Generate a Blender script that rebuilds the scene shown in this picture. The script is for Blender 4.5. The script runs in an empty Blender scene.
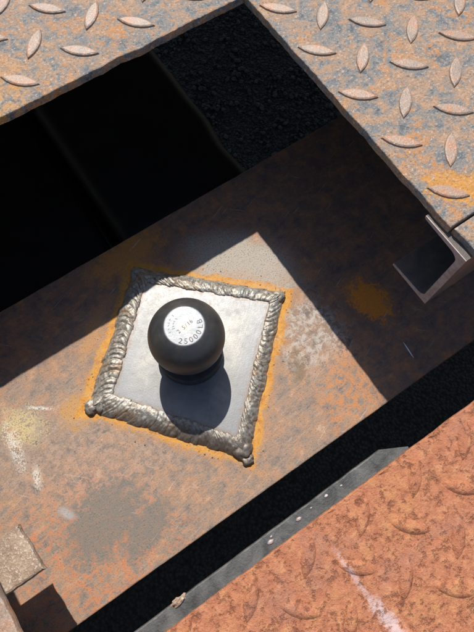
import bpy, bmesh, math, random
from mathutils import Vector, Matrix, noise as mn
from mathutils.geometry import delaunay_2d_cdt
random.seed(7)
S = 0.001                                    # everything below is laid out in millimetres
scene = bpy.context.scene
COL = scene.collection

# ------------------------------------------------------------------ camera
cam_d = bpy.data.cameras.new("camera"); cam = bpy.data.objects.new("camera", cam_d); COL.objects.link(cam)
cam.location = (-0.0447443, -0.119486, 0.4630519)
cam.rotation_euler = (0.3317, -0.0201, -0.5970)
cam_d.sensor_fit = 'VERTICAL'; cam_d.sensor_height = 36.0; cam_d.sensor_width = 36.0
cam_d.lens = 559.55 * 36 / 632
cam_d.clip_start = 0.01; cam_d.clip_end = 200
scene.camera = cam

# ------------------------------------------------------------------ sky, sun, exposure
SUN = Vector((0.2851, 0.6040, 1.0)).normalized()          # towards the sun
elev = math.asin(SUN.z); azim = math.atan2(SUN.x, SUN.y)
world = bpy.data.worlds.new("World"); scene.world = world; world.use_nodes = True
wt = world.node_tree; bg = wt.nodes["Background"]
sky = wt.nodes.new("ShaderNodeTexSky"); sky.sky_type = 'NISHITA'; sky.sun_disc = False
sky.sun_elevation = elev; sky.sun_rotation = azim
wt.links.new(sky.outputs[0], bg.inputs[0]); bg.inputs[1].default_value = 0.10
sun_d = bpy.data.lights.new("sun", 'SUN'); sun_d.energy = 4.6; sun_d.angle = math.radians(0.53); sun_d.color = (1.0, 0.955, 0.88)
sun = bpy.data.objects.new("sun", sun_d); COL.objects.link(sun)
sun.rotation_euler = SUN.to_track_quat('Z', 'Y').to_euler(); sun.location = (0.4, 0.8, 1.6)
vs = scene.view_settings
vs.view_transform = 'Standard'; vs.look = 'None'; vs.gamma = 1.0; vs.use_curve_mapping = False; vs.exposure = 0.30
scene.render.engine = 'CYCLES'

# ------------------------------------------------------------------ layout (mm)
HD = 160.0            # top of the tread-plate deck above the beam
XD, YD = 159.7, 160.9 # right and upper edges of the opening
YB1, YB2 = 125.0, -125.9
ZL, YL = 67.0, -159.2 # lower tread plate: height, edge
PO = [(1.3, 96.4), (99.5, 1.8), (-8.9, -99.1), (-95.3, 7.8)]     # outer corners of the weld
PI_ = [(2.6, 76.3), (82.6, 0.2), (-6.5, -79.6), (-72.4, 5.9)]      # inner corners
PT = 6.0              # thickness of the welded plate
BC = 55.0; BR = 29.4  # ball centre height, radius

# ------------------------------------------------------------------ node helpers
class NT:
    def __init__(self, name):
        self.m = bpy.data.materials.new(name); self.m.use_nodes = True
        self.t = self.m.node_tree; self.n = self.t.nodes; self.b = self.n["Principled BSDF"]
        g = self.n.new("ShaderNodeNewGeometry")
        v = self.n.new("ShaderNodeVectorMath"); v.operation = 'SCALE'; v.inputs[3].default_value = 1000.0
        self.t.links.new(g.outputs["Position"], v.inputs[0]); self.P = v.outputs[0]
        s = self.n.new("ShaderNodeSeparateXYZ"); self.t.links.new(self.P, s.inputs[0])
        self.X, self.Y, self.Z = s.outputs
    def put(self, sock, v):
        if isinstance(v, bpy.types.NodeSocket): self.t.links.new(v, sock)
        elif isinstance(v, tuple) and len(v) == 3 and sock.type == 'RGBA': sock.default_value = (*v, 1)
        else: sock.default_value = v
    def math(self, op, a, b=0.0, c=None, clamp=False):
        m = self.n.new("ShaderNodeMath"); m.operation = op; m.use_clamp = clamp
        self.put(m.inputs[0], a); self.put(m.inputs[1], b)
        if c is not None: self.put(m.inputs[2], c)
        return m.outputs[0]
    def noise(self, scale, detail=4, rough=0.55, dist=0.0, vec=None, off=(0, 0, 0)):
        v = self.n.new("ShaderNodeVectorMath"); v.operation = 'ADD'; self.put(v.inputs[0], vec or self.P); v.inputs[1].default_value = off
        m = self.n.new("ShaderNodeTexNoise"); self.put(m.inputs["Vector"], v.outputs[0])
        m.inputs["Scale"].default_value = scale; m.inputs["Detail"].default_value = detail
        m.inputs["Roughness"].default_value = rough; m.inputs["Distortion"].default_value = dist
        return m.outputs[0]
    def stretch(self, ang, sx, sy):
        m = self.n.new("ShaderNodeMapping"); m.vector_type = 'TEXTURE'
        m.inputs["Rotation"].default_value = (0, 0, ang); m.inputs["Scale"].default_value = (sx, sy, 1)
        self.put(m.inputs[0], self.P); return m.outputs[0]
    def vor(self, scale, feature='F1', rnd=1.0):
        m = self.n.new("ShaderNodeTexVoronoi"); m.feature = feature; self.put(m.inputs["Vector"], self.P)
        m.inputs["Scale"].default_value = scale; m.inputs["Randomness"].default_value = rnd; return m.outputs[0]
    def sm(self, x, lo, hi):
        m = self.n.new("ShaderNodeMapRange"); m.interpolation_type = 'SMOOTHSTEP'
        self.put(m.inputs[0], x); m.inputs[1].default_value = lo; m.inputs[2].default_value = hi
        if lo > hi:
            m.inputs[1].default_value = hi; m.inputs[2].default_value = lo; m.inputs[3].default_value = 1.0; m.inputs[4].default_value = 0.0
        return m.outputs[0]
    def mix(self, f, a, b, blend='MIX'):
        m = self.n.new("ShaderNodeMix"); m.data_type = 'RGBA'; m.blend_type = blend
        self.put(m.inputs[0], f); self.put(m.inputs[6], a); self.put(m.inputs[7], b); return m.outputs[2]
    def ramp(self, f, stops):
        m = self.n.new("ShaderNodeValToRGB"); self.put(m.inputs[0], f); e = m.color_ramp.elements
        while len(e) < len(stops): e.new(0.5)
        for k, (p, c) in enumerate(stops): e[k].position = p; e[k].color = (*c, 1)
        return m.outputs[0]
    def mul(self, *a):
        r = a[0]
        for x in a[1:]: r = self.math('MULTIPLY', r, x)
        return r
    def ell(self, cx, cy, rx, ry, ang=0.0, nz=None, amp=0.6, soft=0.5):
        """1 inside an ellipse on the ground plan, ragged by nz"""
        c, s = math.cos(ang), math.sin(ang)
        dx = self.math('SUBTRACT', self.X, cx); dy = self.math('SUBTRACT', self.Y, cy)
        u = self.math('DIVIDE', self.math('ADD', self.math('MULTIPLY', dx, c), self.math('MULTIPLY', dy, s)), rx)
        w = self.math('DIVIDE', self.math('ADD', self.math('MULTIPLY', dx, -s), self.math('MULTIPLY', dy, c)), ry)
        d = self.math('SQRT', self.math('ADD', self.math('MULTIPLY', u, u), self.math('MULTIPLY', w, w)))
        if nz is not None: d = self.math('ADD', d, self.math('MULTIPLY', self.math('SUBTRACT', nz, 0.5), amp * 2))
        return self.sm(d, 1.0 + soft / 2, 1.0 - soft / 2)
    def quad(self, pts):
        """signed distance (mm) to a convex quad on plan"""
        r = None; n = len(pts); cx = sum(p[0] for p in pts) / n; cy = sum(p[1] for p in pts) / n
        for i in range(n):
            a, b = pts[i], pts[(i + 1) % n]; nx, ny = b[1] - a[1], -(b[0] - a[0]); l = math.hypot(nx, ny); nx /= l; ny /= l
            if (cx - a[0]) * nx + (cy - a[1]) * ny > 0: nx, ny = -nx, -ny
            d = self.math('ADD', self.math('MULTIPLY', self.X, nx), self.math('MULTIPLY_ADD', self.Y, ny, -(a[0] * nx + a[1] * ny)))
            r = d if r is None else self.math('MAXIMUM', r, d)
        return r
    def bump(self, h, dist, strength=1.0, normal=None):
        m = self.n.new("ShaderNodeBump"); m.inputs["Strength"].default_value = strength; m.inputs["Distance"].default_value = dist * S
        self.put(m.inputs["Height"], h)
        if normal is not None: self.put(m.inputs["Normal"], normal)
        return m.outputs[0]
    def done(self, col, rough, metal=0.0, normal=None, spec=0.5):
        self.put(self.b.inputs["Base Color"], col); self.put(self.b.inputs["Roughness"], rough)
        self.put(self.b.inputs["Metallic"], metal); self.b.inputs["Specular IOR Level"].default_value = spec
        if normal is not None: self.put(self.b.inputs["Normal"], normal)
        return self.m

M = {}
# --- grey-and-rust tread plate of the deck
t = NT("weathered_tread_steel")
n1 = t.noise(0.03, 4, 0.6, 0.3); n2 = t.noise(0.055, 6, 0.72, 0.5, off=(90, 20, 0)); n3 = t.noise(0.55, 4, 0.72); n4 = t.noise(0.16, 5, 0.72, 0.3, off=(40, 7, 9))
k = t.math('ADD', t.math('MULTIPLY', n2, 0.6), t.math('MULTIPLY', n4, 0.4))
c = t.ramp(k, [(0.38, (0.085, 0.092, 0.10)), (0.455, (0.17, 0.172, 0.172)), (0.505, (0.265, 0.195, 0.145)), (0.56, (0.35, 0.205, 0.12)), (0.66, (0.40, 0.31, 0.235))])
c = t.mix(t.mul(t.sm(n1, 0.50, 0.66), t.sm(n4, 0.44, 0.60), 0.8), c, (0.43, 0.185, 0.055))
leftr = t.mul(t.sm(t.Y, 225, 165), t.sm(t.X, 30, -40), t.sm(n4, 0.38, 0.56)); c = t.mix(t.math('MULTIPLY', leftr, 0.75), c, (0.46, 0.235, 0.07))
c = t.mix(t.mul(t.ell(182, -43, 20, 11, -0.8, n4, 1.7, 0.4), 0.85), c, (0.50, 0.22, 0.03))
c = t.mix(t.mul(t.sm(n3, 0.56, 0.66), 0.7), c, (0.50, 0.455, 0.40))
c = t.mix(t.math('MULTIPLY', t.sm(n3, 0.45, 0.34), 0.7), c, (0.075, 0.045, 0.03))
nb = t.bump(t.math('ADD', t.math('MULTIPLY', n3, 0.5), n4), 1.3, 1.0)
M['tread'] = t.done(c, t.math('MULTIPLY_ADD', n3, 0.35, 0.36), 0.0, nb, 0.3)
# --- worn lug tops of the deck
t = NT("worn_lug_steel")
n2 = t.noise(0.09, 4, 0.65, 0.5); n3 = t.noise(0.7, 4, 0.7)
c = t.ramp(n2, [(0.35, (0.22, 0.165, 0.13)), (0.50, (0.31, 0.205, 0.145)), (0.62, (0.36, 0.165, 0.08)), (0.8, (0.36, 0.28, 0.22))])
c = t.mix(t.mul(t.sm(n3, 0.56, 0.70), 0.8), c, (0.50, 0.45, 0.41)); c = t.mix(t.math('MULTIPLY', t.sm(n3, 0.44, 0.32), 0.6), c, (0.14, 0.085, 0.06))
M['lug'] = t.done(c, 0.38, 0.0, t.bump(n3, 0.4, 0.8))
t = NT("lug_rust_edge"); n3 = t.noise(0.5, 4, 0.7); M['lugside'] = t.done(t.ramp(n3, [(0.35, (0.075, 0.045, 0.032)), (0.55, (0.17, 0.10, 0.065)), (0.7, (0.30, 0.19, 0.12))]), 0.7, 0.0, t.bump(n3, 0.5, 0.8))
# --- heavily rusted lower plate
t = NT("orange_rusted_steel")
n1 = t.noise(0.03, 4, 0.65, 0.4); n2 = t.noise(0.13, 6, 0.75, 0.3, off=(33, 0, 2)); n3 = t.noise(0.75, 4, 0.72); n4 = t.noise(0.20, 5, 0.75, 0.0, off=(3, 80, 1))
c = t.ramp(n2, [(0.28, (0.22, 0.08, 0.045)), (0.40, (0.38, 0.138, 0.07)), (0.53, (0.46, 0.18, 0.092)), (0.64, (0.52, 0.235, 0.115)), (0.78, (0.52, 0.30, 0.175))])
c = t.mix(t.mul(t.sm(n1, 0.5, 0.66), t.sm(n2, 0.4, 0.6), 0.55), c, (0.48, 0.22, 0.08))
c = t.mix(t.mul(t.sm(n1, 0.48, 0.34), 0.5), c, (0.33, 0.155, 0.11))
c = t.mix(t.mul(t.sm(n4, 0.54, 0.66), t.sm(n1, 0.44, 0.66), 0.42), c, (0.19, 0.07, 0.045))
c = t.mix(t.mul(t.sm(n3, 0.60, 0.72), 0.5), c, (0.56, 0.38, 0.28))
c = t.mix(t.mul(t.sm(n3, 0.42, 0.30), 0.5), c, (0.13, 0.055, 0.04))
streak = t.math('MAXIMUM', t.mul(t.ell(1.3, -203, 1.7, 16, 0.03, n4, 2.6, 1.3), 0.6), t.ell(3.5, -233, 3.6, 14, 0.12, n4, 2.6, 1.3))
c = t.mix(t.mul(streak, 0.7), c, (0.58, 0.47, 0.47))
nb = t.bump(t.math('ADD', t.math('ADD', t.math('MULTIPLY', n3, 0.4), t.math('MULTIPLY', t.sm(n4, 0.52, 0.68), -0.45)), n2), 1.9, 1.0)
M['rust'] = t.done(c, 0.72, 0.0, nb, 0.35)
# --- beam: painted deck shade, rust, the rust halo of the weld, paint and burn marks
t = NT("rusty_beam_steel")
n1 = t.noise(0.02, 4, 0.62, 0.4); n2 = t.noise(0.06, 6, 0.72, 0.3, off=(11, 50, 0)); n3 = t.noise(0.8, 4, 0.72); n4 = t.noise(0.17, 6, 0.74, 0.4, off=(4, 4, 70))
nss = t.noise(0.22, 5, 0.72, 0.0, vec=t.stretch(0.08, 7.0, 1.0))
k = t.math('ADD', t.math('ADD', t.math('MULTIPLY', n2, 0.52), t.math('MULTIPLY', n4, 0.33)), t.math('MULTIPLY', nss, 0.15))
c = t.ramp(k, [(0.37, (0.11, 0.098, 0.09)), (0.44, (0.21, 0.155, 0.125)), (0.50, (0.275, 0.19, 0.138)), (0.56, (0.36, 0.20, 0.118)), (0.64, (0.42, 0.31, 0.23))])
nst = t.noise(0.6, 4, 0.7, 0.0, vec=t.stretch(0.12, 12.0, 1.0))
c = t.mix(t.mul(t.sm(nst, 0.54, 0.68), 0.30), c, (0.42, 0.36, 0.30))
c = t.mix(t.mul(t.sm(nst, 0.45, 0.33), 0.28), c, (0.13, 0.08, 0.055))
bright = t.mul(t.ell(-150, -85, 70, 62, 0, n2, 1.0, 0.9), t.sm(n4, 0.46, 0.60)); c = t.mix(t.mul(bright, 0.8), c, (0.43, 0.165, 0.075))
# darker, redder tone painted where the deck shades the beam's far side and right
shade_tone = t.math('MAXIMUM', t.sm(t.math('MULTIPLY_ADD', n1, 60, t.Y), 70, 125), t.sm(t.math('MULTIPLY_ADD', n1, 60, t.X), 120, 175))
c = t.mix(t.mul(shade_tone, 0.75), c, t.ramp(k, [(0.38, (0.08, 0.062, 0.058)), (0.48, (0.17, 0.092, 0.062)), (0.54, (0.25, 0.115, 0.06)), (0.62, (0.38, 0.155, 0.055))]))
dq = t.quad(PO); dn = t.math('ADD', t.math('ADD', dq, t.math('MULTIPLY', t.math('SUBTRACT', n4, 0.5), 20.0)), t.math('MULTIPLY', t.math('SUBTRACT', n1, 0.52), -22.0))
# ground-back pale steel around the weld towards the far right corner
pale = t.mul(t.ell(82, 46, 48, 30, 2.3, n2, 0.6, 0.8), t.math('MULTIPLY_ADD', t.sm(n3, 0.35, 0.55), 0.5, 0.5)); c = t.mix(t.mul(pale, 0.9), c, (0.37, 0.335, 0.285))
pale2 = t.mul(t.ell(95, -42, 30, 34, 0.2, n2, 1.1, 0.9), t.sm(n4, 0.44, 0.6)); c = t.mix(t.mul(pale2, 0.8), c, (0.43, 0.395, 0.355))
pale3 = t.mul(t.ell(-112, -22, 70, 45, -0.5, n2, 1.1, 0.9), t.sm(n4, 0.46, 0.6)); c = t.mix(t.mul(pale3, 0.35), c, (0.36, 0.30, 0.255))
ora = t.mul(t.ell(94, -98, 24, 34, -0.6, n2, 1.1, 0.9), t.sm(n4, 0.42, 0.58)); c = t.mix(t.mul(ora, 0.85), c, (0.45, 0.185, 0.065))
c = t.mix(t.mul(t.ell(70, -60, 7, 13, -0.5, n4, 1.4, 0.8), 0.6), c, (0.17, 0.11, 0.06))
# grey overspray patch, yellow-and-white paint mark, orange rust blooms
gp = t.math('MAXIMUM', t.ell(-126, -74, 36, 24, 0.25, n4, 0.75, 0.7), t.ell(-102, -98, 26, 13, 0.35, n4, 0.8, 0.7))
c = t.mix(t.mul(gp, t.math('MULTIPLY_ADD', n4, -0.4, 1.05)), c, (0.165, 0.142, 0.12))
c = t.mix(t.mul(t.ell(-148, -54, 3.0, 7, 0.5, n4, 1.6, 1.2), 0.5), c, (0.40, 0.40, 0.40))
c = t.mix(t.mul(t.ell(-146, 26, 14, 17, 0.6, n4, 2.4, 1.0), t.sm(t.math('ADD', n3, n4), 0.84, 1.04), 0.8), c, (0.52, 0.42, 0.21))
wm = t.math('MAXIMUM', t.ell(-158.5, 14, 5, 19, -0.12, n4, 2.6, 1.2), t.math('MAXIMUM', t.ell(-154.5, -16, 3.4, 9, -0.3, n4, 2.4, 1.2), t.ell(-127, 31, 1.6, 11, 0.93, n4, 1.9, 0.9)))
c = t.mix(t.mul(wm, t.sm(t.math('ADD', n3, n4), 0.90, 1.06), 0.85), c, (0.58, 0.55, 0.49))
c = t.mix(t.mul(t.ell(159, -46, 14, 21, 0.3, n4, 1.8, 0.6), 0.95), c, (0.66, 0.215, 0.022))
c = t.mix(t.mul(t.ell(2, 112, 34, 14, 0.1, n4, 1.8, 1.0), 0.8), c, (0.50, 0.21, 0.04))
c = t.mix(t.mul(t.ell(-62, 62, 22, 6, 0.7, n4, 1.8, 1.0), 0.6), c, (0.45, 0.22, 0.07))
c = t.mix(t.mul(t.ell(-104, 12, 13, 12, 0.9, n4, 1.6, 0.9), 0.75), c, (0.46, 0.24, 0.07))
# rust halo following the weld
halo = t.mul(t.sm(dn, 9.0, 5.0), t.math('MULTIPLY_ADD', t.sm(n2, 0.36, 0.6), 0.35, 0.62)); c = t.mix(halo, c, t.ramp(n4, [(0.36, (0.40, 0.145, 0.014)), (0.50, (0.58, 0.26, 0.018)), (0.64, (0.62, 0.33, 0.045))]))
stain = t.mul(t.sm(dn, 22, 8), t.sm(k, 0.42, 0.56)); c = t.mix(t.mul(stain, 0.35), c, (0.40, 0.20, 0.075))
# fine speckle, scrapes in two directions and a bright scratch
sc = t.math('MAXIMUM', t.sm(t.noise(0.9, 2, 0.5, 0.0, vec=t.stretch(-0.75, 26.0, 1.0)), 0.70, 0.76), t.sm(t.noise(0.8, 2, 0.5, 0.0, vec=t.stretch(0.35, 30.0, 1.0), off=(9, 3, 0)), 0.69, 0.75))
c = t.mix(t.mul(sc, 0.5), c, (0.50, 0.46, 0.42))
c = t.mix(t.mul(t.sm(n3, 0.60, 0.70), 0.4), c, (0.46, 0.41, 0.36)); c = t.mix(t.mul(t.sm(n3, 0.46, 0.33), t.math('MULTIPLY_ADD', halo, -0.4, 0.7)), c, (0.07, 0.05, 0.042))
c = t.mix(t.ell(158.2, -100.8, 0.5, 7.5, -0.1, n3, 0.5, 0.4), c, (0.80, 0.82, 0.86))
nb = t.bump(t.math('ADD', t.math('MULTIPLY', n3, 0.5), t.math('MULTIPLY', n4, 0.3)), 0.9, 0.9)
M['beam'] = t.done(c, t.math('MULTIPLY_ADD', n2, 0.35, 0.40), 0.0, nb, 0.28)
# --- welded plate: bare hot-rolled steel with heat tint near the weld
t = NT("bare_plate_steel")
n2 = t.noise(0.045, 5, 0.68, 0.4); n3 = t.noise(0.8, 4, 0.72); n4 = t.noise(0.22, 5, 0.72, 0.4); nss = t.noise(0.30, 4, 0.7, 0.0, vec=t.stretch(0.72, 8.0, 1.0))
c = t.ramp(n2, [(0.3, (0.15, 0.151, 0.152)), (0.5, (0.205, 0.203, 0.196)), (0.7, (0.28, 0.268, 0.245))])
c = t.mix(t.mul(t.sm(nss, 0.54, 0.7), 0.3), c, (0.30, 0.295, 0.285))
di = t.math('ADD', t.quad(PI_), t.math('MULTIPLY', t.math('SUBTRACT', n4, 0.5), 9.0))
c = t.mix(t.mul(t.sm(di, -20, -6), t.sm(n2, 0.42, 0.58), 0.45), c, (0.155, 0.168, 0.195))
c = t.mix(t.mul(t.sm(di, -4.5, 0.5), 0.6), c, (0.18, 0.12, 0.09))
c = t.mix(t.mul(t.sm(n4, 0.56, 0.70), 0.4), c, (0.17, 0.16, 0.145))
c = t.mix(t.mul(t.sm(n3, 0.63, 0.70), 0.7), c, (0.09, 0.085, 0.08))
c = t.mix(t.mul(t.sm(n3, 0.40, 0.30), 0.35), c, (0.31, 0.305, 0.295))
nb = t.bump(t.math('ADD', n3, nss), 0.10, 0.6)
M['plate'] = t.done(c, t.math('MULTIPLY_ADD', n4, 0.3, 0.30), 0.5, nb)
# --- weld metal
t = NT("weld_metal")
n2 = t.noise(0.06, 4, 0.65, 0.4); n3 = t.noise(0.9, 4, 0.72); n4 = t.noise(0.35, 4, 0.7, 0.4)
c = t.ramp(n4, [(0.30, (0.10, 0.085, 0.07)), (0.43, (0.20, 0.175, 0.148)), (0.54, (0.31, 0.28, 0.24)), (0.68, (0.48, 0.445, 0.39))])
c = t.mix(t.mul(t.sm(n2, 0.52, 0.64), 0.6), c, (0.30, 0.19, 0.105))
c = t.mix(t.mul(t.sm(n2, 0.48, 0.36), 0.55), c, (0.30, 0.32, 0.31))
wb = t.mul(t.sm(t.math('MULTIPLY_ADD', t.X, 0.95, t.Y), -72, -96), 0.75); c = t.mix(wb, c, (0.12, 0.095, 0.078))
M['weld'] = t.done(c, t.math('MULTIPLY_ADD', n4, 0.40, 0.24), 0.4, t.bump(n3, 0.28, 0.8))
# --- blackened ball, bright stamped top
t = NT("black_oxide_steel")
n2 = t.noise(0.12, 5, 0.6); n3 = t.noise(1.2, 4, 0.7)
c = t.ramp(n2, [(0.35, (0.05, 0.05, 0.052)), (0.6, (0.066, 0.064, 0.062)), (0.75, (0.085, 0.077, 0.068))])
c = t.mix(t.mul(t.sm(n3, 0.60, 0.72), t.sm(n2, 0.45, 0.6), 0.6), c, (0.20, 0.165, 0.13))
nw = t.noise(0.5, 4, 0.7, 0.0, vec=t.stretch(0.9, 10.0, 1.0)); c = t.mix(t.mul(t.sm(nw, 0.62, 0.72), 0.5), c, (0.20, 0.19, 0.18))
M['ball'] = t.done(c, t.math('MULTIPLY_ADD', n2, 0.30, 0.26), 0.35, t.bump(n3, 0.08, 0.6))
t = NT("machined_steel_face")
n2 = t.noise(0.22, 5, 0.6, 0.5); n3 = t.noise(1.0, 4, 0.7)
c = t.ramp(n2, [(0.3, (0.17, 0.205, 0.20)), (0.5, (0.225, 0.23, 0.245)), (0.7, (0.30, 0.29, 0.29))])
c = t.mix(t.mul(t.ell(0.5, 0.5, 5.5, 4, 0.4, n2, 1.2, 0.9), 0.6), c, (0.42, 0.34, 0.26))
M['face'] = t.done(c, 0.42, 0.35, t.bump(n3, 0.10, 0.6))
t = NT("worn_stamp"); M['dent'] = t.done((0.13, 0.135, 0.135), 0.5, 0.3)
t = NT("stamped_ink"); n2 = t.noise(0.7, 3, 0.6); M['stamp'] = t.done(t.ramp(n2, [(0.4, (0.06, 0.052, 0.05)), (0.62, (0.16, 0.15, 0.15))]), 0.6)
# --- dark frame steel, cut steel, grey paint, asphalt
t = NT("dark_frame_steel")
n2 = t.noise(0.08, 7, 0.65, 0.5); n3 = t.noise(0.8, 4, 0.7)
c = t.ramp(n2, [(0.35, (0.075, 0.066, 0.06)), (0.55, (0.12, 0.095, 0.078)), (0.7, (0.20, 0.12, 0.075))])
M['frame'] = t.done(c, 0.6, 0.0, t.bump(n3, 0.4, 0.7))
t = NT("slag_crusted_steel")
n2 = t.noise(0.12, 6, 0.65); n3 = t.noise(0.55, 4, 0.65, 0.5)
c = t.ramp(n2, [(0.3, (0.19, 0.125, 0.085)), (0.5, (0.29, 0.20, 0.14)), (0.7, (0.38, 0.28, 0.20))])
M['slag'] = t.done(t.mix(t.mul(t.sm(n3, 0.54, 0.66), 0.7), c, (0.60, 0.53, 0.44)), 0.4, 0.0, t.bump(n3, 0.9, 0.9))
t = NT("cut_steel")
n2 = t.noise(0.15, 5, 0.65); n3 = t.noise(0.8, 4, 0.7, vec=t.stretch(0, 1, 5))
c = t.ramp(n2, [(0.35, (0.30, 0.23, 0.20)), (0.55, (0.42, 0.36, 0.35)), (0.7, (0.36, 0.25, 0.19))])
M['cut'] = t.done(c, 0.5, 0.2, t.bump(n3, 0.3, 0.8))
t = NT("grey_painted_steel")
n2 = t.noise(0.07, 7, 0.65, 0.5); n3 = t.noise(0.7, 4, 0.7)
c = t.ramp(n2, [(0.36, (0.022, 0.023, 0.023)), (0.46, (0.048, 0.049, 0.048)), (0.58, (0.08, 0.08, 0.078)), (0.72, (0.12, 0.11, 0.10))])
M['grey'] = t.done(c, 0.5, 0.0, t.bump(n3, 0.35, 0.8))
t = NT("black_undercoat")
n2 = t.noise(0.03, 6, 0.6); c = t.ramp(n2, [(0.35, (0.008, 0.008, 0.009)), (0.7, (0.02, 0.0195, 0.02))])
M['black'] = t.done(c, 0.55, 0.0, t.bump(t.noise(0.3, 4, 0.6), 0.5, 0.6))
t = NT("asphalt")
n2 = t.noise(0.01, 6, 0.6); v = t.vor(0.16)
c = t.mix(t.sm(v, 0.2, 0.7), t.ramp(n2, [(0.3, (0.055, 0.055, 0.06)), (0.7, (0.10, 0.10, 0.105))]), (0.02, 0.02, 0.022))
M['asphalt'] = t.done(c, 0.8, 0.0, t.bump(t.math('MULTIPLY', v, -1.0), 6.0, 1.0))
t = NT("stone"); n2 = t.noise(0.05, 3, 0.6); M['stone'] = t.done(t.ramp(n2, [(0.3, (0.05, 0.05, 0.055)), (0.7, (0.15, 0.15, 0.16))]), 0.85)

# ------------------------------------------------------------------ mesh helpers (mm in, metres out)
def link(name, bm, m, parent=None, smooth=False, loc=None, keep=None):
    me = bpy.data.meshes.new(name)
    bmesh.ops.recalc_face_normals(bm, faces=bm.faces)
    bmesh.ops.scale(bm, vec=(S, S, S), verts=bm.verts); bm.to_mesh(me); bm.free()
    me.materials.append(m)
    if smooth:
        for p in me.polygons: p.use_smooth = True
    o = bpy.data.objects.new(name, me); COL.objects.link(o)
    if parent is not None:
        o.parent = parent; o.location = -parent.location
    return o
def thing(name, label, cat, loc=(0, 0, 0), group=None):
    o = bpy.data.objects.new(name, None); COL.objects.link(o); o.location = Vector(loc) * S
    o.empty_display_size = 0.02
    return tag(o, label, cat, group)
def tag(o, label, cat, group=None):
    o["label"] = label; o["category"] = cat
    if group: o["group"] = group
    return o
def box(bm, x0, x1, y0, y1, z0, z1, bevel=0.0):
    r = bmesh.ops.create_cube(bm, size=1.0)
    for v in r['verts']:
        v.co = Vector(((x0 + x1) / 2 + v.co.x * (x1 - x0), (y0 + y1) / 2 + v.co.y * (y1 - y0), (z0 + z1) / 2 + v.co.z * (z1 - z0)))
    if bevel:
        es = list({e for v in r['verts'] for e in v.link_edges})
        bmesh.ops.bevel(bm, geom=es, offset=bevel, segments=2, affect='EDGES')
def nz(x, y=0.0, z=0.0): return mn.noise(Vector((x, y, z)))
def ragged(a, b, amp, step=2.0, seed=0.0):
    """points from a towards b (b excluded), wandering sideways like a torch cut"""
    a = Vector(a); b = Vector(b); d = b - a; L = d.length; d /= L; s = Vector((d.y, -d.x)); n = max(2, int(L / step)); out = []
    for i in range(n):
        q = i * L / n; f = min(1.0, q / 4, (L - q) / 4)
        out.append(a + d * q + s * (amp * f * (nz(q / 19, seed) * 1.6 + nz(q / 5, seed + 9) * 0.6 + nz(q / 2.1, seed + 4) * 0.28)))
    return out
def plate(pts, z1, z0, rnd=0.7, seed=0.0, under=0.0):
    """a flame-cut plate: outline pts (2-D), softened upper rim, slightly undercut lower rim"""
    bm = bmesh.new(); n = len(pts); rings = []
    prof = ((rnd, z1), (rnd * 0.25, z1 - rnd * 0.35), (0.0, z1 - rnd), (-0.25, (z0 + z1) / 2), (under, z0))
    nrm = []
    for i in range(n):
        a, b = Vector(pts[i - 1][:2]), Vector(pts[(i + 1) % n][:2]); d = b - a
        nrm.append(Vector((d.y, -d.x)).normalized())
    area = sum(pts[i - 1][0] * pts[i][1] - pts[i][0] * pts[i - 1][1] for i in range(n))
    sg = -1.0 if area > 0 else 1.0            # towards the inside
    for k, (ins, z) in enumerate(prof):
        ring = []
        for i in range(n):
            w = 1 + 0.7 * nz(pts[i][0] / 6, pts[i][1] / 6, k + seed)
            p = Vector(pts[i][:2]) + nrm[i] * sg * ins * w
            ring.append(bm.verts.new((p.x, p.y, z)))
        rings.append(ring)
    for a, b in zip(rings, rings[1:]):
        for i in range(n): bm.faces.new((a[i - 1], a[i], b[i], b[i - 1]))
    for ring in (rings[0], rings[-1]):
        v2 = [Vector((v.co.x, v.co.y)) for v in ring]
        res = delaunay_2d_cdt(v2, [], [list(range(n))], 1, 1e-5)
        vmap = [ring[o[0]] if o else None for o in res[3]]
        for f in res[2]:
            q = [vmap[i] for i in f]
            if None not in q and len(set(q)) == 3: bm.faces.new(q)
    return bm
def blob(bm, c, r, seed=0.0, sub=2, squash=(1, 1, 1), rough=0.3):
    g = bmesh.ops.create_icosphere(bm, subdivisions=sub, radius=1.0)
    for v in g['verts']:
        q = v.co.copy(); k = 1 + rough * nz(q.x * 1.6 + seed, q.y * 1.6, q.z * 1.6)
        v.co = Vector((c[0] + q.x * r * k * squash[0], c[1] + q.y * r * k * squash[1], c[2] + q.z * r * k * squash[2]))
def tube_grid(bm, rings, closed=True, cap=True):
    vs_ = [[bm.verts.new(p) for p in r] for r in rings]; n = len(vs_[0])
    for a, b in zip(vs_, vs_[1:]):
        for i in range(n if closed else n - 1): bm.faces.new((a[i], a[(i + 1) % n], b[(i + 1) % n], b[i]))
    if cap: bm.faces.new(list(reversed(vs_[0]))); bm.faces.new(vs_[-1])
def lathe(bm, prof, seg=96, c=(0, 0)):
    tube_grid(bm, [[(c[0] + r * math.cos(2 * math.pi * i / seg), c[1] + r * math.sin(2 * math.pi * i / seg), z) for i in range(seg)] for r, z in prof])

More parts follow.
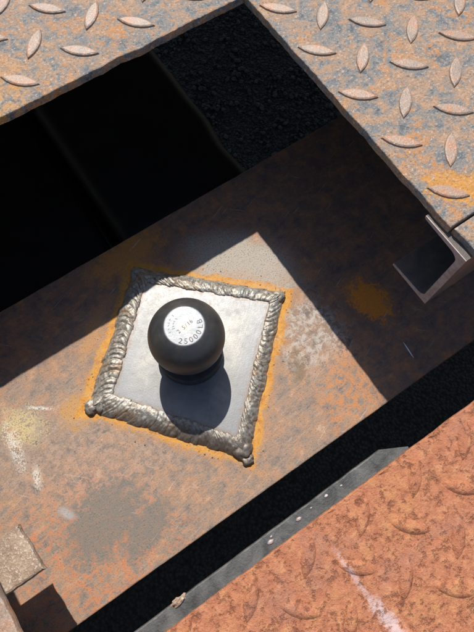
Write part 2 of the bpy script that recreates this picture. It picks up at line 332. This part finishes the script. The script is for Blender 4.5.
GLY = {}                                     # the stamped characters, made once from the built-in font
for ch in "25000LB2 5/16":
    if ch in GLY: continue
    cu = bpy.data.curves.new("g", 'FONT'); cu.body = ch; cu.size = 1.0; cu.align_x = 'CENTER'; cu.align_y = 'CENTER'; cu.extrude = 0.02; cu.offset = 0.0; cu.resolution_u = 3
    ob = bpy.data.objects.new("g", cu); COL.objects.link(ob); dg = bpy.context.evaluated_depsgraph_get()
    GLY[ch] = bpy.data.meshes.new_from_object(ob.evaluated_get(dg)); bpy.data.objects.remove(ob); bpy.data.curves.remove(cu)
def glyph(bm, ch, size, x, y, rot, z, dep=0.22):
    me = GLY[ch].copy(); me.transform(Matrix.Translation((x, y, z)) @ Matrix.Rotation(rot, 4, 'Z') @ Matrix.Diagonal((size, size, dep / 0.04, 1))); bm.from_mesh(me); bpy.data.meshes.remove(me)

# ------------------------------------------------------------------ the ground under the vehicle
bm = bmesh.new(); bmesh.ops.create_grid(bm, x_segments=2, y_segments=2, size=60000)
for v in bm.verts: v.co.z = -720
g = link("ground", bm, M['asphalt']); g["kind"] = "structure"; g["label"] = "dark shaded asphalt far below the opening"
tb = bmesh.new(); bmesh.ops.create_icosphere(tb, subdivisions=1, radius=1.0); tv = [v.co.copy() for v in tb.verts]; tf_ = [[v.index for v in f.verts] for f in tb.faces]; tb.free()
GV, GF = [], []
for i in range(6000):
    x = random.uniform(150, 1250); y = random.uniform(250, 1350); rr = random.choice((2, 2.5, 3, 3.5, 4, 6)); sx, sy, sz = rr * random.uniform(.7, 1.3), rr * random.uniform(.7, 1.3), rr * .6
    o_ = len(GV)
    for q in tv:
        k = 1 + 0.35 * mn.noise(Vector((q.x * 2 + i, q.y * 2, q.z * 2))); GV.append((x + q.x * sx * k, y + q.y * sy * k, -719 + q.z * sz * k))
    GF += [[o_ + j for j in f] for f in tf_]
me = bpy.data.meshes.new("g"); me.from_pydata(GV, [], GF); bm = bmesh.new(); bm.from_mesh(me); bpy.data.meshes.remove(me)
g = link("gravel", bm, M['stone']); g["kind"] = "stuff"; g["label"] = "loose dark gravel lying on the shaded ground below"; g["category"] = "gravel"

# ------------------------------------------------------------------ dark members deep in the opening
def member(name, label, x0, x1, y0, y1, zt, zb, rad, wav, seed):
    bm = bmesh.new(); rings = []
    for k in range(61):
        y = y0 + (y1 - y0) * k / 60; w = wav * (nz(y / 70, seed) * 1.5 + 0.6 * math.tanh((y - 235) / 14)); ring = []
        for (cx, cz, a0) in ((x1 - rad, zt - rad, 0), (x0 + rad, zt - rad, 90), (x0 + rad, zb + rad, 180), (x1 - rad, zb + rad, 270)):
            for j in range(7):
                a = math.radians(a0 + 90 * j / 6); ring.append((cx + rad * math.cos(a) + (w if a0 in (0, 270) else 0), y, cz + rad * math.sin(a)))
        rings.append(ring)
    tube_grid(bm, rings)
    o = link(name, bm, M['black'], smooth=True); return tag(o, label, "chassis part")
member("underbody_tank", "black round-edged box running away under the opening, beside the gravel", 16, 180, 135, 2500, -80, -260, 16, 4.5, 1.0)
member("underbody_rail", "black rail deep in the shadow at the far left of the opening", -190, 6, 135, 2500, -108, -240, 10, 1.5, 5.0)

# ------------------------------------------------------------------ the beam carrying the ball
bt = thing("crossbeam", "wide rusty flat steel crossbeam carrying the hitch ball", "beam", (0, 0, 0))
bm = bmesh.new()
out = ragged((-900, YB2), (-330, YB2), 0.0, 60) + ragged((-330, YB2), (330, YB2), 0.25, 5, 3) + ragged((330, YB2), (900, YB2), 0, 60) + \
      ragged((900, YB2), (900, YB1), 0, 60) + ragged((900, YB1), (330, YB1), 0, 60) + ragged((330, YB1), (-330, YB1), 0.35, 5, 8) + ragged((-330, YB1), (-900, YB1), 0, 60) + ragged((-900, YB1), (-900, YB2), 0, 60)
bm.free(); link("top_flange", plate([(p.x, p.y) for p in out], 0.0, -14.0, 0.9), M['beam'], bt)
for y in (-60, 60):
    bm = bmesh.new(); box(bm, -900, 900, y - 6, y + 6, -190, -14.2); link("web", bm, M['frame'], bt)

# ------------------------------------------------------------------ weld-on plate with four weld runs
wp = thing("mounting_plate", "square bare steel plate welded diagonally onto the rusty beam under the ball", "steel plate", (0, 0, 0))
mid = [((a[0] * .3 + b[0] * .7), (a[1] * .3 + b[1] * .7)) for a, b in zip(PO, PI_)]
bm = plate([p for i in range(4) for p in [(q.x, q.y) for q in ragged(mid[i], mid[(i + 1) % 4], 0.2, 4, i)]], PT, 0.15, 0.8)
link("plate_body", bm, M['plate'], wp)
PITCH = (4.9, 4.3, 3.6, 5.4)
def weld_run(k):
    """a low bead whose surface is a row of overlapping crescent ripples"""
    rnd = random.Random(40 + k)
    a_i, b_i = Vector(PI_[k]), Vector(PI_[(k + 1) % 4]); a_o, b_o = Vector(PO[k]), Vector(PO[(k + 1) % 4])
    L = ((b_i + b_o) / 2 - (a_i + a_o) / 2).length; ns_, nt_ = int(L / 0.4), 30; bm = bmesh.new(); rows = []
    amp = (0.95, 0.85, 0.45, 1.15)[k]; sg = 1 if k in (0, 2) else -1
    edges = [-9.0]                                   # uneven starts of the ripples along the run
    while edges[-1] < L + 9: edges.append(edges[-1] + PITCH[k] * (1 + rnd.uniform(-0.42, 0.42)))
    hs = [rnd.uniform(0.35, 1.35) for _ in edges]; ws = [rnd.uniform(-0.13, 0.10) for _ in edges]
    def ripple(x):
        i = 0
        while i < len(edges) - 2 and x > edges[i + 1]: i += 1
        return i, (x - edges[i]) / (edges[i + 1] - edges[i])
    for i in range(ns_ + 1):
        f = i / ns_; q = f * L; f2 = -0.005 + f * 1.01; pi = a_i.lerp(b_i, f2); po = a_o.lerp(b_o, f2); cc = (pi + po) / 2; row = []
        for j in range(nt_ + 1):
            u = -1 + 2 * j / nt_; x = q + sg * PITCH[k] * 0.95 * (1 - u * u) + 1.3 * nz(q / 5, u * 1.5, k)
            m, ph = ripple(x); ph = ph if sg > 0 else 1 - ph
            sc_ = (1 - (2 * abs(ph - 0.58)) ** 2.2) if ph > 0.08 else 0.0        # steep back, rounded crown
            half = (po - pi) / 2 * (1.16 + ws[m] + 0.05 * nz(q / 11, k)); p = cc + half * u + (po - pi).normalized() * (0.9 * nz(q / 14, k + 3))
            env = max(0.0, 1 - u * u)
            z = (PT - 0.1) * (1 - (u + 1) / 2) - 0.6 * (u + 1) / 2 - 0.2 + 3.7 * env ** 0.7 + amp * hs[m] * env ** 0.45 * (sc_ - 0.35) + (1.0 * nz(p.x / 7, p.y / 7, k) + 0.55 * nz(p.x / 3, p.y / 3, k + 4)) * env + 0.16 * nz(p.x / 1.1, p.y / 1.1, k) * env ** 0.5
            if j == 0: z = PT - 1.2
            if j == nt_: z = -0.7
            row.append(bm.verts.new((p.x, p.y, z)))
        rows.append(row)
    for r_, t_ in zip(rows, rows[1:]):
        for j in range(nt_): bm.faces.new((r_[j], r_[j + 1], t_[j + 1], t_[j]))
    return link("weld_bead", bm, M['weld'], wp, smooth=True)
for k in range(4):
    o = weld_run(k)
    o["label"] = ("rippled bright weld on the plate's far edge, shaded at one end", "coarse silvery ripples along the right edge of the plate", "smooth grey weld run nearest the camera", "lumpy shiny weld along the left edge of the plate")[k]
for n_, (x, y, r) in enumerate(((-91, 7.5, 5.4), (-84, 5, 6.4), (-7.5, -90, 7.4), (-9, -99, 4.2), (91, 1.2, 6.6), (1.8, 87, 6.8))):
    bm = bmesh.new(); blob(bm, (x, y, 2.0), r, n_ * 3.3, 3, (1.1, 1.0, 0.55), 0.45); link("weld_lump", bm, M['weld'], wp, smooth=True)
bm = bmesh.new()
for i in range(60):
    k = random.randrange(4); f = random.random(); a, b = Vector(PO[k]), Vector(PO[(k + 1) % 4]); p = a.lerp(b, f) + (a.lerp(b, f)).normalized() * random.uniform(2, 15)
    blob(bm, (p.x, p.y, 0.1), random.uniform(0.3, 0.8), i, 1)
o = link("weld_spatter", bm, M['weld'], wp, smooth=True); o["kind"] = "stuff"

# ------------------------------------------------------------------ the hitch ball
hb = thing("hitch_ball", "black steel trailer hitch ball with a bright stamped flat top", "hitch ball", (0, 0, PT))
RF = 15.2; zf = math.sqrt(BR * BR - RF * RF); bm = bmesh.new(); prof = []
for i in range(61):
    a = math.radians(-64 + (64 + math.degrees(math.asin(zf / BR))) * i / 60); prof.append((BR * math.cos(a), BC + BR * math.sin(a)))
prof[-1] = (RF + 0.25, BC + zf - 0.25); prof.append((RF - 0.35, BC + zf)); 
lathe(bm, prof, 128); link("ball", bm, M['ball'], hb, smooth=True)
bm = bmesh.new(); lathe(bm, [(12.8, BC - 26.6), (13.4, BC - 28), (14.5, BC - 32), (18, 17.9)], 96); link("neck", bm, M['ball'], hb, smooth=True)
bm = bmesh.new(); lathe(bm, [(26.8, PT + 0.02), (27.6, PT + 0.8), (27.6, 16.6), (26.4, 18.0), (15, 18.3)], 128); o = link("collar", bm, M['ball'], hb)
bm = bmesh.new(); lathe(bm, [(RF - 0.2, BC + zf - 0.6), (RF - 0.25, BC + zf + 0.12), (RF - 0.9, BC + zf + 0.3), (0.4, BC + zf + 0.3)], 96); ft = link("top_face", bm, M['face'], hb)
ft["label"] = "bright machined flat stamped 25000LB"
bm = bmesh.new(); zt = BC + zf + 0.32
for i, ch in enumerate("25000LB"):
    a = math.radians(-136 + i * 19.5 + (3 if i > 4 else 0)); glyph(bm, ch, 5.8, 11.6 * math.cos(a), 11.6 * math.sin(a), a + math.pi / 2, zt)
link("stamped_number", bm, M['stamp'], ft).location = (0, 0, 0)
bm = bmesh.new()
for i, ch in enumerate("2 5/16"):
    r_ = math.radians(8); q = (i - 2.5) * 2.3; glyph(bm, ch, 4.4, 0.2 + q * math.cos(r_), -0.6 + q * math.sin(r_), r_, zt, 0.16)
link("stamped_size", bm, M['stamp'], ft).location = (0, 0, 0)
bm = bmesh.new()          # worn, illegible dents of an older stamping
for i in range(11):
    a = math.radians(106 + (i % 6) * 13.5 + random.uniform(-3, 3)); r_ = 11.4 - 3.4 * (i // 6); x, y = r_ * math.cos(a), r_ * math.sin(a)
    g_ = bmesh.ops.create_cube(bm, size=1.0); w = random.uniform(1.0, 2.2); th = a + random.choice((0, 0.5, 1.57, 1.1))
    for v in g_['verts']: v.co = Vector((x, y, zt)) + Matrix.Rotation(th, 3, 'Z') @ Vector((v.co.x * w, v.co.y * 0.55, v.co.z * 0.1))
link("worn_dents", bm, M['dent'], ft).location = (0, 0, 0)

# ------------------------------------------------------------------ tread plates with raised lugs
def lug_mesh(name, L, W, H, m, prof=((1.0, -0.3), (0.95, 0.6), (0.74, 1.0)), side=None):
    bm = bmesh.new(); n = 7; outl = []
    for i in range(n): x = -1 + 2 * i / (n - 1); outl.append((x * L / 2, W / 2 * (1 - x * x) ** 0.92))
    pts = outl + [(-x, -y) for x, y in outl[1:-1]]
    pts = [(p[0], p[1]) for p in outl] + [(p[0], -p[1]) for p in reversed(outl[1:-1])]
    R = []
    for k, z in prof: R.append([bm.verts.new((p[0] * (k + (1 - k) * 0.35), p[1] * k, z * H)) for p in pts])
    for a, b in zip(R, R[1:]):
        for i in range(len(pts)): bm.faces.new((a[i - 1], a[i], b[i], b[i - 1]))
    bm.faces.new(R[-1])
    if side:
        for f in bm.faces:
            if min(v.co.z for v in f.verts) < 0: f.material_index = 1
    bmesh.ops.recalc_face_normals(bm, faces=bm.faces); bmesh.ops.scale(bm, vec=(S, S, S), verts=bm.verts)
    me = bpy.data.meshes.new(name); bm.to_mesh(me); bm.free(); me.materials.append(m)
    if side: me.materials.append(side)
    return me
def put_lug(me, x, y, z, ang, parent, cuts=()):
    use = me; loc = Vector((x, y, z)) * S
    if cuts:
        bm = bmesh.new(); bm.from_mesh(me); R = Matrix.Rotation(-ang, 3, 'Z')
        for (px, py, nx, ny) in cuts:     # keep the side the normal points to
            co = R @ (Vector((px - x, py - y, 0)) * S); no = R @ Vector((nx, ny, 0))
            bmesh.ops.bisect_plane(bm, geom=bm.verts[:] + bm.edges[:] + bm.faces[:], plane_co=co, plane_no=no, clear_inner=True)
            bmesh.ops.holes_fill(bm, edges=[e for e in bm.edges if e.is_boundary and all(abs((v.co - co).dot(no)) < 1e-6 for v in e.verts)], sides=0)
        if len(bm.faces) < 4: bm.free(); return
        use = bpy.data.meshes.new("lug"); bm.to_mesh(use); bm.free(); [use.materials.append(q) for q in me.materials]
    o = bpy.data.objects.new("lug", use); COL.objects.link(o); o.parent = parent
    o.location = loc - parent.location; o.rotation_euler = (random.uniform(-.012, .012), random.uniform(-.012, .012), ang + random.uniform(-.03, .03))

# deck: a big sheet with the flame-cut opening in it (outline goes round three sides)
dk = thing("deck_plate", "grey and rusty diamond tread deck plate around the torch-cut opening", "tread plate", (0, YD, HD))
XLd = -163.0; YE = -62.0
ol = [(p.x, p.y) for p in ragged((XD, YE), (XD, YD), 0.75, 1.6, 2.0)] + [(p.x, p.y) for p in ragged((XD, YD), (XLd, YD), 0.8, 1.6, 6.0)] + \
     [(XLd, YD), (XLd, -60), (-3000, -60), (-3000, 3500), (3000, 3500), (3000, YE)]
bm = plate(ol, HD, HD - 6.0, 0.8, 1.0, -0.3); link("plate_body", bm, M['tread'], dk)
LA = -0.7718; LP = 31.7637; LX, LY = 36.4859, 225.3147
e1 = (math.cos(LA), math.sin(LA)); e2 = (math.sin(LA), -math.cos(LA))
lugA = lug_mesh("lug", 27.2, 8.6, 1.45, M['lug'], ((1.06, -0.05), (1.0, 0.12), (0.93, 0.72), (0.72, 1.0)), M['lugside'])
for i in range(-4, 14):
    for j in range(-6, 8):
        x = LX + LP * (i * e1[0] + j * e2[0]); y = LY + LP * (i * e1[1] + j * e2[1])
        if x < -150 or x > 390 or y > 330 or y < -75: continue
        even = (i + j) % 2 == 0; ang = LA if even else LA - math.pi / 2
        hx = abs(math.cos(ang)) * 13.7 + 3; hy = abs(math.sin(ang)) * 13.7 + 3; cuts = []
        if y > YD - hy and y >= x + (YD - XD) - 0.0:       # lugs along the upper edge
            if y < YD + 1: continue
            if y - hy < YD: cuts.append((x, YD + 1.6, 0, 1))
        elif x > XD - hx:
            if x < XD - 2: continue
            if x - hx < XD: cuts.append((XD + 1.6, y, 1, 0))
        else: continue
        if y - hy < YE:
            if y < YE - 2: continue
            cuts.append((x, YE + 1.5, 0, 1))
        put_lug(lugA, x, y, HD, ang, dk, cuts)
# edging strip beyond the seam on the right, side deck on the left
bm = plate([(162.0, -84.2)] + [(p.x, p.y) for p in ragged((162.0, -83.2), (161.4, -64.0), 0.6, 1.6, 12.0)] + [(161.4, -63.6), (3000, -63.6), (3000, -84.2)], HD - 0.5, HD - 6.2, 0.8, 3.0)
tag(link("edging_strip", bm, M['tread']), "narrow rusty strip butted against the deck beside the cut channel end", "steel strip")
bm = plate([(p.x, p.y) for p in ragged((-157.0, -61.0), (-157.5, -260), 0.6, 2.0, 15.0)] + [(-157.5, -260), (-3000, -260), (-3000, -61.0)], HD - 0.4, HD - 6.2, 1.2, 4.0)
tag(link("side_deck_plate", bm, M['lug']), "pale worn deck plate peeping in at the lower left edge", "steel plate")

# ------------------------------------------------------------------ cut C-channels under the deck
def channel(name, label, x0, x1, xend, yw, ytip, zb, zt, tw, tf, m, mc):
    r = 6.0; pr = [(yw, zb), (ytip, zb), (ytip, zb + tf * 0.7), (ytip - 1.2, zb + tf * 0.85)]
    for k in range(6): a = math.radians(270 - 90 * k / 5); pr.append((yw + tw + r + r * math.cos(a), zb + tf * 1.2 + r + r * math.sin(a)))
    for k in range(6): a = math.radians(180 - 90 * k / 5); pr.append((yw + tw + r + r * math.cos(a), zt - tf * 1.2 - r + r * math.sin(a)))
    pr += [(ytip - 1.2, zt - tf * 0.85), (ytip, zt - tf * 0.7), (ytip, zt), (yw, zt)]
    c_ = thing(name, label, "steel channel", (xend, (yw + ytip) / 2, zb))
    bm = bmesh.new(); tube_grid(bm, [[(x, y, z) for y, z in pr] for x in (x0, x1)])
    link("channel_body", bm, m, c_)
    bm = bmesh.new(); d = 0.5 if xend == x1 else -0.5; xs = [xend + d * 0.04, xend + d]
    tube_grid(bm, [[(x + (0.35 * nz(y / 3, z / 3) if k else 0), y, z) for y, z in pr] for k, x in enumerate(xs)]); link("cut_end", bm, mc, c_)
    return c_
channel("deck_channel", "short C-channel with a pale cut end hanging under the right deck corner", 157.0, 700, 157.0, -83.5, -45.8, 79.0, 153.6, 5.0, 3.4, M['frame'], M['cut'])
bm = plate([(p.x, p.y) for p in ragged((-700, -85.0), (-160.0, -85.0), 0.9, 2.0, 41)] + [(p.x, p.y) for p in ragged((-160.0, -85.0), (-162.0, -51.5), 1.0, 2.0, 44)] + [(-162.0, -51.5), (-700, -51.5)], 71.0, 65.0, 1.8, 6.0)
tag(link("flat_bar", bm, M['slag']), "slag-crusted brown flat bar end sticking out over the beam at lower left", "steel bar")

# ------------------------------------------------------------------ lower rusty tread plate and its grey angle
lp = thing("lower_tread_plate", "heavily orange-rusted diamond tread plate in the lower right corner", "tread plate", (0, YL, ZL))
ol = [(p.x, p.y) for p in ragged((-420, YL), (420, YL), 0.45, 2.2, 21.0)] + [(420, YL), (3000, YL), (3000, -3000), (-3000, -3000), (-3000, YL)]
link("plate_body", plate(ol, ZL, ZL - 6.0, 0.7, 2.0), M['rust'], lp)
lugB = lug_mesh("lug", 29.0, 10.2, 2.3, M['rust'], ((1.0, -0.1), (0.78, 0.62), (0.42, 1.0)))
for pg in lugB.polygons: pg.use_smooth = True
u_, w_ = math.radians(-46.0), math.radians(-135.4); LPB = 32.1; ox, oy = 51.7, -152.6
for i in range(-9, 12):
    for j in range(-8, 12):
        x = ox + LPB * (i * math.cos(u_) + j * math.cos(w_)); y = oy + LPB * (i * math.sin(u_) + j * math.sin(w_))
        ang = u_ if (i + j) % 2 == 0 else w_
        if x < -190 or x > 260 or y < -370 or y > YL + 8: continue
        cuts = [(x, YL - 1.2, 0, -1)] if y + 13 > YL else []
        put_lug(lugB, x, y, ZL, ang, lp, cuts)
ag = thing("angle_iron", "dark grey steel angle ledge showing beneath the rusted lower plate", "angle iron", (0, -160, 45))
zf_ = ZL - 6.4
ol = [(p.x, p.y) for p in ragged((-420, -150.0), (67.5, -148.0), 0.3, 4, 31)] + [(67.5, -148.0), (85.8, -157.6), (85.8, -200), (-420, -200)]
link("ledge", plate(ol, zf_, zf_ - 6.0, 0.8, 5.0), M['grey'], ag)
bm = bmesh.new(); box(bm, -420, 84, -206, -200.2, zf_ - 60, zf_ - 0.2, 0.8); link("upright_leg", bm, M['grey'], ag)
for k, (x, y, r) in enumerate(((17.4, -151.6, 1.3), (-7.2, -153, 1.7), (-31.3, -154, 1.9), (-29, -151.5, 0.8), (4, -152, 0.7), (30, -152, 0.8))):
    bm = bmesh.new(); blob(bm, (x, y, zf_ + 0.2), r, k * 2.1, 2, (1.3, 0.8, 0.5), 0.3); link("spatter_bead", bm, M['cut'], ag, smooth=True)
bm = bmesh.new(); blob(bm, (-101, -149.4, zf_ + 0.3), 3.6, 9.0, 3, (1.5, 0.62, 0.55), 0.75); o = link("weld_tack", bm, M['slag'], ag); o["label"] = "pale crusty tack weld on the ledge"
